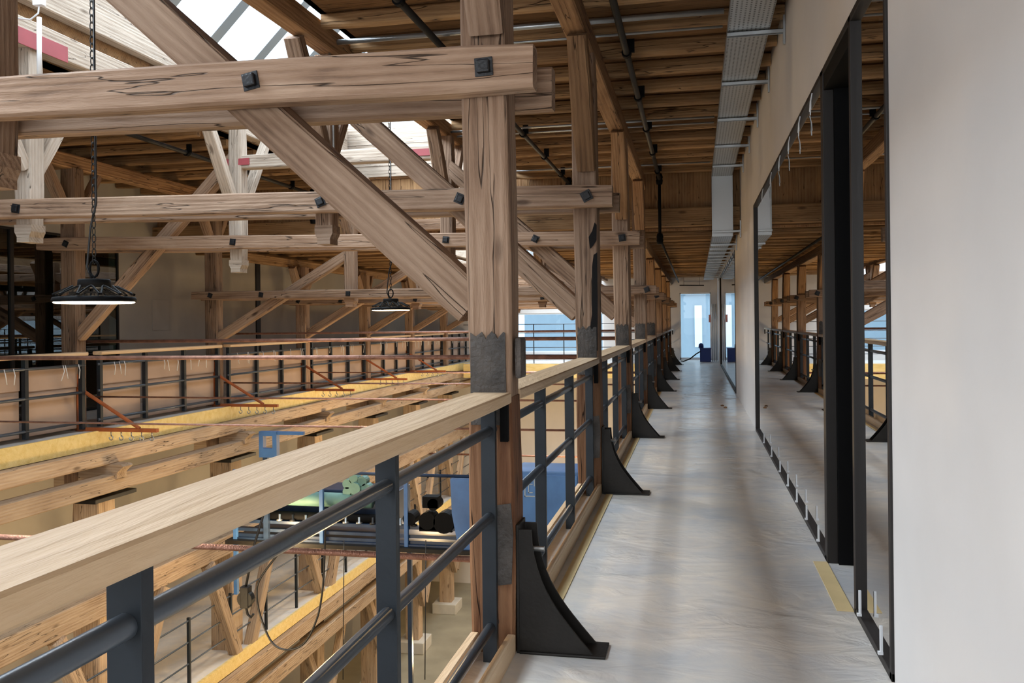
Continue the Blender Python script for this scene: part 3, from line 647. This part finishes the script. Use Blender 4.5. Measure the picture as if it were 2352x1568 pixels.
# ------------------------------------------------------------ high bay lamps
def lamp():
    t=thing('high_bay_lamp','x','lamp')
    r=.215
    bm=bmesh.new(); addlathe(bm,[(0,0),(r*.93,0),(r*.96,.006),(r*.9,.012),(0,.012)],40); fin('lens',bm,'lens',t,None,True)
    bm=bmesh.new(); addlathe(bm,[(r*.90,.010),(r*.99,.006),(r,.02),(r*.97,.034),(r*.86,.036),(r*.86,.02),(r*.90,.010)],40); fin('rim',bm,'black',t,None,True)
    bm=bmesh.new()
    for k in range(12):
        a0=2*PI*k/12; pts=[]
        for j in range(9):
            u_=-1+j/4; rr=r*(.96-.42*(1-u_*u_)); aa=a0+u_*PI/12*.92; pts.append((rr*math.cos(aa),rr*math.sin(aa),.03+.045*(1-rr/r)/.42+.012))
        addtube(bm,pts,.007,6)
    for k in range(24):
        a=2*PI*k/24; c,s=math.cos(a),math.sin(a)
        pr=[(.07,.012),(r*.93,.02),(r*.93,.026),(r*.74,.034),(.115,.052),(.07,.08)]
        n=Vector((-s,c,0))*.004; A=[bm.verts.new(Vector((x*c,x*s,z))+n) for x,z in pr]; B=[bm.verts.new(Vector((x*c,x*s,z))-n) for x,z in pr]
        bm.faces.new(A); bm.faces.new(B[::-1])
        for j in range(len(pr)): j2=(j+1)%len(pr); bm.faces.new((A[j],B[j],B[j2],A[j2]))
    for rr in (.115,): addlathe(bm,[(rr,.05),(rr+.012,.05),(rr+.012,.062),(rr,.062),(rr,.05)],36)
    fin('heat_sink',bm,'black',t)
    bm=bmesh.new(); addlathe(bm,[(0,.085),(.086,.085),(.084,.128),(.078,.132),(0,.132)],28); fin('driver_housing',bm,'black',t,None,True)
    tube('eye_bolt',[(0,0,.124),(0,0,.15)]+[(.028*math.sin(a)*(1 if 1 else 0),0,.19-.045*math.cos(a)) for a in [j*PI/6 for j in range(13)]],.007,'black',t,8)
    return t
def chain(t,x,y,z0,z1):
    bm=bmesh.new(); z=z0; k=0
    while z<z1:
        pts=[]
        for j in range(13):
            a=2*PI*j/12; dx=.011*math.sin(a); dz=.024*math.cos(a); pts.append((dx if k%2 else 0,0 if k%2 else dx,z+.02+dz))
        addtube(bm,pts,.0028,6,False); z+=.039; k+=1
    o=fin('chain',bm,'iron',t,Matrix.Translation(t.location)); return o
pl=lamp()
for i,(x,y,z,lb) in enumerate(((-3.24,4.22,1.575,'large black round lamp hanging on a chain at left, lit underneath'),(-3.28,9.1,1.585,'smaller looking black round lamp hanging behind the big brace'))):
    o=pl if i==0 else copy_tree(pl); o.location=(x,y,z); tag(o,lb,'lamp','black round lamps hanging over the hall')
    ltop=3.85
    chain(o,0,0,.22,ltop-z)
    tube('cable',[(x-.01,y,z+.12),(x-.045,y,z+.2),(x-.02,y,z+.42),(x+.016,y,z+.55),(x+.014,y,ltop)],.006,'blackhole',o,6)
    l=bpy.data.lights.new('lamp_light','SPOT'); l.energy=260; l.color=(1,.78,.52); l.spot_size=math.radians(165); l.spot_blend=.5; l.shadow_soft_size=.18
    lo=bpy.data.objects.new('lamp_light',l); C.objects.link(lo); lo.location=(x,y,z-.03)
# ------------------------------------------------------------ lower levels
ZM=-4.42
st(box('floor_mid_gallery',(XL,4,ZM-.2),(-8.05,YE,ZM),'film'))
tag(box('fascia_board',(-8.05,4,ZM-.2),(-8.0,YE,ZM+.02),'osb'),'yellow board edge of the lower gallery','fascia')
for z,h,nm in ((ZM-.36,.28,'upper'),(ZM-.86,.3,'lower')): tag(timber('gallery_beam',(-8.0,4,z),(-8.0,YE,z),.22,h,'warm'),nm+' timber beam below the lower gallery edge','beam')
tag(timber('gallery_beam',(-8.2,4,-2.42),(-8.2,YE,-2.42),.24,.34,'warm'),'heavy cracked timber beam halfway down to the lower gallery','beam')
for i,y in enumerate(T[2:],2):
    t=thing('lower_post',['','','wide timber post below the opposite gallery at the left edge, under the handrail','timber post with V struts below the opposite gallery, left of centre','timber post with V struts below the gallery, behind the steel rail post','timber post of the lower hall under the sixth truss','timber post of the lower hall under the seventh truss','timber post of the lower hall under the last truss'][i],'post',(-8.3,y,ZG),'posts below the opposite gallery')
    timber('shaft',(-8.42,y,ZG),(-8.42,y,-.9),.42,.38,'warm',t,up=(0,1,0),jit=.012)
    for s in (-1,1): timber('strut',(-8.1,y+s*.1,-4.75),(-8.1,y+s*1.15,-2.6),.18,.2,'warm',t,up=(0,1,0))
    for s in (-1,1): timber('strut',(-8.1,y+s*.1,-7.0),(-8.1,y+s*1.0,-5.4),.16,.18,'warm',t,up=(0,1,0))
    o=box('saddle_plate',(-8.42,y-.45,-.99),(-8.05,y+.45,-.93),'iron',t,.01)
    box('plinth',(-8.82,y-.42,ZG),(-8.0,y+.42,ZG+.34),'conc',t,.02)
t=thing('low_railing','steel railing of the lower gallery','railing',(-8.0,8,ZM))
y=5.0
while y<YE-.5: box('steel_post',(-8.17,y-.02,ZM),(-8.12,y+.02,ZM+1.1),'steel',t); y+=1.3
for z in (.35,.7,1.05): tube('rail_tube',[(-8.145,5,ZM+z),(-8.145,YE-.3,ZM+z)],.014,'pipe',t,8)
# far cross gallery
st(box('floor_far_gallery',(-8.0,YE-2.2,-.28),(-1.05,YE,0),'film'))
tag(box('fascia_board',(-8.0,YE-2.24,-.5),(-1.05,YE-2.2,-.02),'osb'),'yellow board edge of the cross gallery at the far end','fascia')
t=thing('far_railing','thin steel railing of the cross gallery at the far end','railing',(-4,YE-2.2,0))
for k in range(7): box('steel_post',(-7.6+k*1.05,YE-2.2,0),(-7.57+k*1.05,YE-2.17,1.35),'steel',t)
for z in (.3,.55,.8,1.05,1.35): tube('rail_tube',[(-8,YE-2.185,z),(-1.06,YE-2.185,z)],.012,'pipe',t,8)
# ------------------------------------------------------------ textile machine on its platform
YM=12.6
mt=thing('textile_machine','blue and black textile machine on a platform below the walkway','machine',(-4,YM,-1.9))
def px(u): return at(u,1200,Y=YM).x
def pz(v,u=900): return at(u,v,Y=YM).z
xa,xb=px(545),px(1085)
zb=pz(1245); 
for z in (zb,zb+.09,zb+.22): box('bed_rail',(xa,YM-.05,z),(xb,YM+.05,z+.05),'navy',mt,.004)
box('bed_rail',(xa,YM-.1,zb-.03),(xb,YM+.9,zb),'navy',mt,.004)
box('body',(xa+.15,YM+.25,zb+.25),(px(900),YM+.9,zb+.72),'navy',mt,.02)
tube('roller',[(xa+.2,YM+.1,pz(1155)),(px(850),YM+.1,pz(1155))],.11,'teal',mt,20); tube('roller',[(xa+.2,YM+.05,pz(1195)),(px(900),YM+.05,pz(1195))],.07,'black',mt,20)
for k in range(14):
    x=xa+.3+k*.22; bm=bmesh.new(); addlathe(bm,[(0,0),(.05,0),(.05,.02),(.02,.03),(.02,.1),(0,.1)],12); fin('spindle',bm,'galv' if k%3 else 'blackhole',mt,Matrix.Translation((x,YM-.02,zb+.27)),True)
bm=bmesh.new()
for k in range(7):
    a=k*.9; addtube(bm,[(px(815)+.16*math.cos(a),YM+.05,pz(1125)+.14*math.sin(a)),(px(815)+.16*math.cos(a),YM+.2,pz(1125)+.14*math.sin(a))],.075,14)
addtube(bm,[(px(815),YM,pz(1125)),(px(815),YM+.2,pz(1125))],.09,14); fin('gear_cluster',bm,'teal',mt)
for u,c in ((548,'blue'),(745,'blue'),(938,'blue')): box('upright',(px(u)-.03,YM-.12,zb-.05 if u!=548 else zb-.9),(px(u)+.03,YM-.06,pz(1085)),c,mt,.004)
tube('drive_shaft',[(px(600),YM-.08,pz(1087)),(px(1085),YM-.08,pz(1087))],.025,'navy',mt)
bm=bmesh.new(); 
for dx,dz,rr in ((0,.0,.13),(.26,-.02,.16),(.1,.25,.09),(-.28,.02,.1)): addtube(bm,[(px(985)+dx,YM-.1,pz(1190)+dz),(px(985)+dx,YM+.15,pz(1190)+dz)],rr,20)
addbox(bm,(px(965),YM-.05,pz(1215)),(px(1040),YM+.3,pz(1195))); addbox(bm,(px(975),YM-.1,pz(1160)),(px(1010),YM+.1,pz(1135)))
fin('motor_block',bm,'black',mt)
bm=bmesh.new(); a,b=px(1040),px(1092); addprism(bm,[(a,pz(1092)),(b,pz(1092)),(b,pz(1250)),(a+.12,pz(1250)),(a+.02,pz(1170))],YM-.12,YM+.05); fin('end_frame',bm,'blue',mt)
for v in (1110,1135,1165,1200): box('frame_rib',(b-.02,YM-.1,pz(v)-.03),(b+.28,YM+.02,pz(v)+.03),'navy',mt)
box('platform',(xa-.1,YM-.2,zb-.09),(xb+1.8,YM+1.3,zb-.03),'iron',mt)
box('platform_leg',(px(880),YM+1.1,ZG),(px(880)+.07,YM+1.17,zb-.09),'navy',mt); box('platform_leg',(xb+1.6,YM+1.1,ZG),(xb+1.7,YM+1.2,zb-.09),'iron',mt)
# control cabinet
c0,c1=at(1196,1200,Y=YM-1.2).x,at(1332,1200,Y=YM-1.2).x
zt_,zb_=at(1250,1082,Y=YM-1.2).z,at(1250,1400,Y=YM-1.2).z
t=thing('control_cabinet','blue steel cabinet behind the railing between first and second walkway posts','cabinet',(c0,YM-1.2,zb_))
box('body',(c0-.1,YM-1.2,zb_),(c1,YM-.5,zt_),'blue',t,.015); cd=box('door',(c0+.02,YM-1.215,zb_+.05),(c1-.03,YM-1.2,zt_-.05),'blue',t,.004)
tube('door_handle',[(c1-.12,YM-1.22,(zb_+zt_)/2-.08),(c1-.12,YM-1.24,(zb_+zt_)/2),(c1-.12,YM-1.22,(zb_+zt_)/2+.08)],.008,'galv',cd,8)
bm=bmesh.new(); e0,e1=c0+.06,c0+.2; zz=zt_-.12
for a,b,c,d in ((e0,e1,zz,zz+.012),(e0,e1,zz-.22,zz-.208),(e0,e0+.012,zz-.22,zz),(e1-.012,e1,zz-.08,zz),(e0+.05,e0+.062,zz-.17,zz-.05),(e0+.05,e1-.03,zz-.06,zz-.05),(e0+.05,e1-.03,zz-.17,zz-.16)): addbox(bm,(a,YM-1.22,c),(b,YM-1.215,d))
fin('emblem',bm,'ws',cd)
bm=bmesh.new(); a,b=px(608),px(648); ta,tb=pz(988,628),pz(1047,628)
addbox(bm,(a,YM-.16,tb),(a+.07,YM-.06,ta)); addbox(bm,(b-.07,YM-.16,tb),(b,YM-.06,ta)); addbox(bm,(a+.07,YM-.16,ta-.07),(b-.07,YM-.06,ta)); addbox(bm,(a+.07,YM-.16,tb),(b-.07,YM-.06,tb+.14)); fin('loom_head',bm,'blue',mt)
box('loom_arm',(b,YM-.14,ta-.05),(px(708),YM-.08,ta),'blue',mt,.003); box('loom_column',(a+.04,YM-.12,zb),(a+.12,YM-.06,tb),'navy',mt)
# cables hanging
def smooth(P,n=6):
    P=[Vector(p) for p in P]; o=[]
    for i in range(len(P)-1):
        a,b,c,d=P[max(i-1,0)],P[i],P[i+1],P[min(i+2,len(P)-1)]
        for k in range(n):
            t_=k/n; o.append(.5*((2*b)+(c-a)*t_+(2*a-5*b+4*c-d)*t_**2+(3*b-a-3*c+d)*t_**3))
    return o+[P[-1]]
tag(tube('hanging_cable',smooth([at(u,v,Y=9.0) for u,v in ((640,1270),(597,1330),(590,1370),(600,1420),(625,1475),(660,1492),(700,1475),(728,1420),(740,1360),(745,1290),(748,1180))]),.012,'blackhole',None,8),'black cable hanging in a wide loop below the handrail','cable')
bm=bmesh.new(); c=at(565,1378,Y=9.0); addtube(bm,[c+Vector((0,-.04,.02)),c+Vector((0,.04,.02))],.09,18); addbox(bm,c+Vector((-.05,-.05,-.08)),c+Vector((.05,.05,.16)),.01); addtube(bm,[c+Vector((.0,0,-.08)),c+Vector((.02,0,-.16)),c+Vector((.06,0,-.19)),c+Vector((.09,0,-.15))],.014,8); tag(fin('pulley_hoist',bm,'iron'),'dark iron hoist hanging below the foreground handrail','hoist')
tag(tube('hoist_rope',[c+Vector((0,0,.15)),c+Vector((.1,0,.6)),c+Vector((.3,0,1.2))],.015,'blackhole',None,8),'dark rope holding the iron hoist','rope')
for u in (790,978): tag(tube('hanging_cable',[at(u,1240,Y=11.6),at(u-2,1560,Y=11.6)],.007,'blackhole',None,6),'thin straight cable hanging below the machine, '+('left' if u<900 else 'right')+' of the rail post' ,'cable')
# ------------------------------------------------------------ far end clutter
t=thing('vacuum_unit','blue box shaped vacuum unit with a hose at the far end of the walkway','vacuum cleaner',(.25,YE-1.0,0))
bm=bmesh.new(); addbox(bm,(.13,YE-1.2,0),(.50,YE-.8,.46),.02); fin('body',bm,'crate',t); box('lid',(.12,YE-1.21,.44),(.51,YE-.79,.48),'crate',t,.008)
o=(tube('hose',[(.13,YE-1.2,.35),(.0,YE-1.4,.28),(-.2,YE-1.5,.12),(-.42,YE-1.4,.03),(-.5,YE-1.2,.03)],.022,'iron',t,8)); o['label']='dark hose'
bm=bmesh.new(); addlathe(bm,[(0,0),(.09,0),(.08,.12),(.03,.16),(0,.16)],14); fin('motor_head',bm,'crate',t,Matrix.Translation((.17,YE-1.0,.48)),True)
for k,(x,a,lb) in enumerate(((.55,.02,'grey pole leaning in the far corner, left of the others'),(.62,.01,'thin grey pole in the middle of the far corner'),(.70,.0,'thin grey pole nearest the wall in the far corner'))):
    tag(tube('leaning_pole',[(x,YE-.9,0),(x+a,YE-.06,2.0)],.012,'galv',None,8),lb,'pole')
bm=bmesh.new(); addbox(bm,(.45,YE-.3,1.35),(.52,YE-.26,1.62),.01); tag(fin('hanging_cloth',bm,plain('pink_cloth',(.75,.35,.32),.9)),'pinkish cloth hanging by the far poles','cloth')
bm=bmesh.new(); addtube(bm,[(-.55,YE-.3,2.68),(.3,YE-.3,2.66)],.018,8)
for x in (-.4,.15): addtube(bm,[(x,YE-.3,2.66),(x,YE-.3,ZL)],.006,6)
tag(fin('hanging_rail',bm,'black'),'short black rail under the far ceiling','rail')
# small crumbs on the floor
for k,(x,y) in enumerate(((.42,15.0),(.46,14.7))):
    bm=bmesh.new(); bmesh.ops.create_icosphere(bm,subdivisions=2,radius=.03)
    for v in bm.verts: v.co.z*=.4; v.co+=noise.noise_vector(v.co*40)*.008
    tag(fin('debris_scrap',bm,'oldb',None,Matrix.Translation((x,y,.008))),['small brown scrap lying on the walkway film','smaller brown scrap beside the first on the film'][k],'scrap')
# electric bits top-left
t=thing('junction_box','white junction box with a vertical conduit on the left queen post','electrical box',(0,0,0))
bp_=at(90,6,Y=T[1]-.3); box('box_body',(bp_.x-.05,bp_.y-.03,bp_.z-.03),(bp_.x+.05,bp_.y+.03,bp_.z+.05),'white',t,.006)
tube('conduit_pipe',[at(90,40,Y=T[1]-.3),at(90,178,Y=T[1]-.3)],.022,'white',t); tube('cable',[bp_,at(88,30,Y=T[1]-.3),at(70,45,Y=T[1]-.3),at(40,42,Y=T[1]-.3)],.008,'white',t,6)
fp=at(80,95,X=-6.24); tag(box('fishplate',(-6.245,fp.y-.45,fp.z-.08),(-6.235,fp.y+.45,fp.z+.08),'red',None,.003),'oxide red steel plate bolted on the pale purlin at top left','plate')
# ------------------------------------------------------------ warm lamps of the lower hall
for (x,y,z,e) in ((-6.3,12,-1.8,130),(-5.6,18,-1.4,230),(-4.0,24,-1.2,300),(-5.4,7.5,-2.4,170),(-4.5,15,-4.5,220),(-3.5,26,-5,260),(-9.2,11,-1.9,14)):
    l=bpy.data.lights.new('hall_lamp','POINT'); l.energy=e; l.color=(1,.70,.36); l.shadow_soft_size=.2
    lo=bpy.data.objects.new('hall_lamp',l); C.objects.link(lo); lo.location=(x,y,z)
